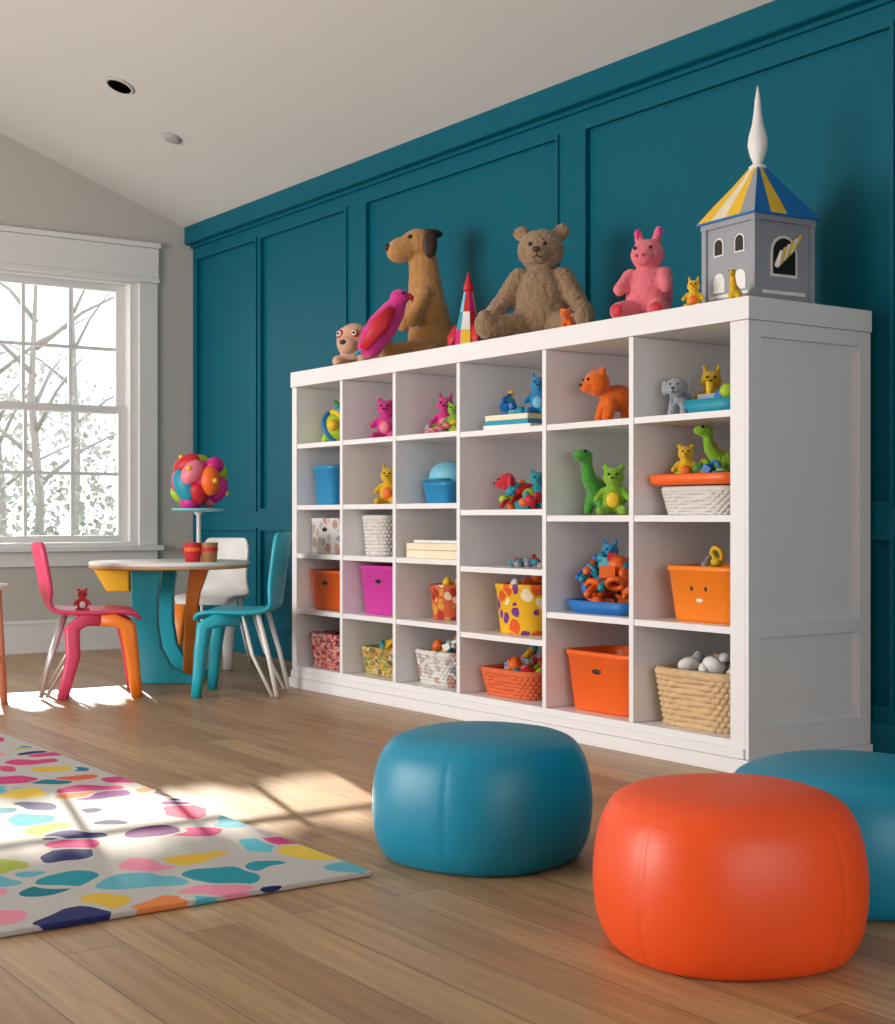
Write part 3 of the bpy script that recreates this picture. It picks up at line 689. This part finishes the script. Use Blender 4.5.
def chair(name, v, u, rot, shell, legA, legB, rear, sc_=(1, 1, 1), high=.0, side=None):
    e = empty(name, (v, u, 0), rot); e.scale = sc_
    prof = [(-.185, .365, .15), (-.17, .395, .175), (-.08, .402, .185), (.03, .395, .185), (.12, .40, .175), (.165, .43, .155), (.185, .50, .14), (.20, .60+high*.5, .145), (.215, .70+high, .15), (.222, .745+high, .12)]
    g = G(); T_ = [-1, -.85, -.5, 0, .5, .85, 1]; vs = []
    for i, (y, z, w) in enumerate(prof):
        for t in T_:
            up = .012*t*t if 1 <= i <= 4 else 0; fw = -.04*t*t if i > 5 else 0
            vs.append((w*t, y+fw, z+up))
    n = len(T_); fs = [(i*n+j, i*n+j+1, (i+1)*n+j+1, (i+1)*n+j) for i in range(len(prof)-1) for j in range(n-1)]
    g.add(vs, fs, 0)
    o = g.obj('seat_shell', shell, e); s_ = o.modifiers.new('s', 'SOLIDIFY'); s_.thickness = .024; s_.offset = 0
    s_ = o.modifiers.new('b', 'SUBSURF'); s_.levels = s_.render_levels = 2
    for k, m_, nm in ((-1, legA, 'front_leg_1'), (1, legB, 'front_leg_2')):
        g = G(); g.sweep([(k*.12, .02, .375), (k*.145, -.08, .372), (k*.15, -.135, .34), (k*.155, -.15, .22), (k*.16, -.16, .1), (k*.165, -.17, 0)],
                         [(.035, .014), (.035, .034), (.034, .05), (.028, .036), (.024, .03), (.022, .027)], 0, 14, 3.5, up=(1, 0, 0))
        g.obj(nm, m_, e)
    if side:
        g = G(); g.sweep([(-.13, -.07, .375), (-.15, .03, .372), (-.155, .075, .33), (-.16, .07, .2), (-.165, .09, .1), (-.17, .11, 0)],
                         [(.03, .016), (.032, .032), (.03, .042), (.028, .03), (.024, .028), (.022, .03)], 0, 14, 3.5, up=(1, 0, 0)); g.obj('side_leg', side, e)
    g = G()
    for k in (-1, 1):
        g.sweep([(k*.12, .1, .395), (k*.14, .15, .2), (k*.155, .19, .006)], [.012, .011, .010], 0, 10)
        g.sweep([(k*.12, .03, .395), (k*.145, .08, .2), (k*.155, .17, .006)], [.008, .008, .007], 0, 8)
    g.obj('rear_legs', rear, e)
    return e
def face(dx, dy): return math.atan2(dx, -dy)
chair('kids_chair', 2.65, 6.82, face(.85, -.30), m_rd, m_org, m_rd, steel, (1.1, 1.24, 1.0), side=m_rd)
chair('kids_chair', 3.25, 6.39, face(-.78, .62), m_tl, m_tl, m_tl, m_wh, (1.05, 1.08, 1.0), high=.05)
chair('kids_chair', 3.72, 7.66, face(-.6, -.5), m_wh, m_org, m_wh, m_wh)
# stool at left edge
g = G(); g.lathe((0, 0, .53), [(.14, 0), (.15, .004), (.15, .02), (.145, .026)], 1, 40)
for k in range(4):
    a = rad(-35+90*k); g.sweep([(.10*math.cos(a), .10*math.sin(a), .53), (.135*math.cos(a), .135*math.sin(a), 0)], [.022, .018], 0, 10)
g.torus((0, 0, .22), .118, .009, 0)
g.obj('kids_stool', [M('stool_pink_wood', '#d98a6a', .5), table_w], None, (2.055, 6.72, 0))
sitter('plush_doll', (2.60, 6.80, .405), rad(-20), .12, fur_red, 'round', 'white')
# cups
def cup(name, v, u, c1, c2, rot):
    g = G(); g.lathe((0, 0, 0), [(.036, 0), (.039, .004), (.045, .095), (.046, .10), (.042, .10), (.036, .012), (.0, .01)], C[c1], 28, capt=False)
    g.lathe((0, 0, .055), [(.0435, 0), (.0455, .02)], C[c2], 28, capb=False, capt=False)
    g.sweep([(.04, 0, .078), (.064, 0, .07), (.066, 0, .045), (.04, 0, .03)], .005, C[c1], 8)
    g.obj(name, PAL, None, (v, u, .6318), rot)
cup('drinking_cup', 3.25, 6.94, 'red', 'orange', 2.2); cup('drinking_cup', 3.325, 6.90, 'brown', 'red', 1.0)
# flower ball on pedestal
e = empty('plush_flower_stand', (3.369, 7.12, .6318))
g = G(); g.lathe((0, 0, 0), [(.07, 0), (.07, .008), (.018, .02), (.012, .06), (.012, .24), (.03, .262)], 0, 28); g.obj('stem', M('stand_white', '#d5d3d0', .4), e)
g = G(); g.lathe((0, 0, .262), [(.06, 0), (.135, .006), (.145, .014), (.14, .018)], 0, 40); g.obj('plate', M('plate_teal', '#7fc9cf', .3), e)
g = G(); cs = ['lime', 'red', 'magenta', 'red', 'pink', 'lime', 'magenta', 'orange', 'red', 'teal', 'magenta', 'lime', 'red', 'pink', 'magenta']
g.ell((0, 0, .425), .115, C['magenta'])
for k in range(15):
    zz = 1-2*(k+.5)/15; r = math.sqrt(1-zz*zz); a = k*2.39996+.6
    d = Vector((r*math.cos(a), r*math.sin(a), zz)); R = d.to_track_quat('Z', 'Y').to_matrix() @ Matrix.Rotation(random.uniform(0, 3), 3, 'Z'); q = random.uniform(.85, 1.2)
    g.ell(Vector((0, 0, .425))+d*(.100+.012*(k % 3)), (.082*q, .055*q, .048), C[cs[k]], R, 16, 10)
    if k % 3 == 1: g.ell(Vector((0, 0, .425))+d*.160, .014, C['yellow'], None, 10, 7)
g.obj('petals', PAL, e)

# ------------------------------------------------------------------ outdoors
g = G(); g.bx(-30, 40, WU+.25, 60, -.45, -.35); g.obj('lawn_ground', M('snowy_lawn', '#b9bcb6', .9, .2, 3, .1, 1))
def foliage(name, clusters, trunk, mat, leaf, bark='#b9b4ae', th=3.4):
    e = empty(name, (trunk[0], trunk[1], -.35)); off = Vector((-trunk[0], -trunk[1], .35))
    g = G()
    for (cx, cy, cz, rx, ry, rz, n, bxs) in clusters:
        for i in range(n):
            if bxs: d = Vector((random.uniform(-1, 1), random.uniform(-1, 1), random.uniform(-1, 1)))
            else:
                d = Vector((random.gauss(0, 1), random.gauss(0, 1), random.gauss(0, 1))); d.normalize(); d *= random.random()**.45
            p = Vector((cx+d.x*rx, cy+d.y*ry, cz+d.z*rz)); s = leaf*random.uniform(.5, 1.3)
            a = Vector((random.gauss(0, 1), random.gauss(0, 1), random.gauss(0, 1))).normalized()*s
            b_ = a.cross(Vector((random.gauss(0, 1), random.gauss(0, 1), random.gauss(0, 1)))).normalized()*s*.6
            g.add([p-a, p+b_, p+a, p-b_], [(0, 1, 2, 3)], 0, False)
    g.obj('leaves', mat, e, off, fix=False)
    g = G(); x, y = trunk; q = th/3.4
    g.sweep([(x, y, -.35), (x+.05, y, 1*q), (x-.05, y, 2.2*q), (x, y, th)], [.06, .05, .04, .02], 0, 8)
    for k in range(7):
        a = k*2.4; z = (1.2+k*.3)*q; g.sweep([(x, y, z), (x+.5*math.cos(a), y+.5*math.sin(a), z+.4), (x+1.1*math.cos(a), y+1.1*math.sin(a), z+.7)], [.03, .02, .008], 0, 6)
    g.obj('trunk', M(name+'_bark', bark, .9), e, off)
lm = M('hazed_leaf', '#969a92', .9, var=.25, vscale=2); lm2 = M('pale_leaf', '#a6a9a4', .9, var=.2, vscale=2)  # leaf colour greyed to paint in the fogged, blown-out daylight
foliage('garden_shrub', [(5.0, 15.5, .6, 1.5, .8, .9, 1100, 0), (6.6, 15.8, .8, 1.3, .8, 1.1, 1000, 0)], (5.4, 15.5), lm, .05, '#8e8a86')
foliage('garden_tree', [(6.4, 18.5, 2.0, 1.3, .8, 1.1, 800, 0), (5.3, 18, 1.5, 1.1, .8, 1.2, 600, 0)], (5.9, 18.3), lm2, .05, '#8e8a86')
foliage('sun_blocker_leaves', [(5.85, 20.0, 5.28, 1.5, .12, .36, 3200, 1), (5.85, 20.0, 6.38, 1.6, .12, .40, 3400, 1)], (7.6, 20.2), lm2, .09, '#8e8a86', 6.2)  # unseen leaf slabs added to block the sun and shape its floor patch

# ------------------------------------------------------------------ lights
w = bpy.data.worlds.new('sky_world'); scene.world = w; w.use_nodes = True
bg = w.node_tree.nodes['Background']; bg.inputs[0].default_value = (.95, .97, 1, 1); bg.inputs[1].default_value = 2.3
sun = bpy.data.lights.new('sun', 'SUN'); sun.energy = 14; sun.angle = rad(.3); sun.color = (1, .91, .78)
so = bpy.data.objects.new('sun', sun); scene.collection.objects.link(so); so.location = (6, 14, 6)
so.rotation_euler = Vector((-.25, -1, -.36)).to_track_quat('-Z', 'Y').to_euler()
def area(name, loc, rot, sx_, sy_, p, col=(1, 1, 1)):
    l = bpy.data.lights.new(name, 'AREA'); l.shape = 'RECTANGLE'; l.size = sx_; l.size_y = sy_; l.energy = p; l.color = col
    o = bpy.data.objects.new(name, l); scene.collection.objects.link(o); o.location = loc; o.rotation_euler = rot
area('fill_area_left', (LV-.3, 5.9, 1.4), (0, rad(-90), 0), 2.0, 4.0, 310, (1, .985, .96))  # added fill lamp outside the unseen left opening
area('fill_area_back', (.9, BU-.3, 1.4), (rad(90), 0, 0), 3.2, 2.0, 38, (.97, .97, 1))  # weak fill lamp added behind the camera

# ------------------------------------------------------------------ camera
cam = bpy.data.cameras.new('camera'); co = bpy.data.objects.new('camera', cam); scene.collection.objects.link(co)
cam.sensor_fit = 'HORIZONTAL'; cam.sensor_width = 36; cam.lens = 36*1450/895; cam.shift_y = 6/895
co.location = (0, 0, .86); co.rotation_euler = (rad(90), 0, -math.atan2(.5744, .8186))
cam.clip_start = .05
scene.camera = co
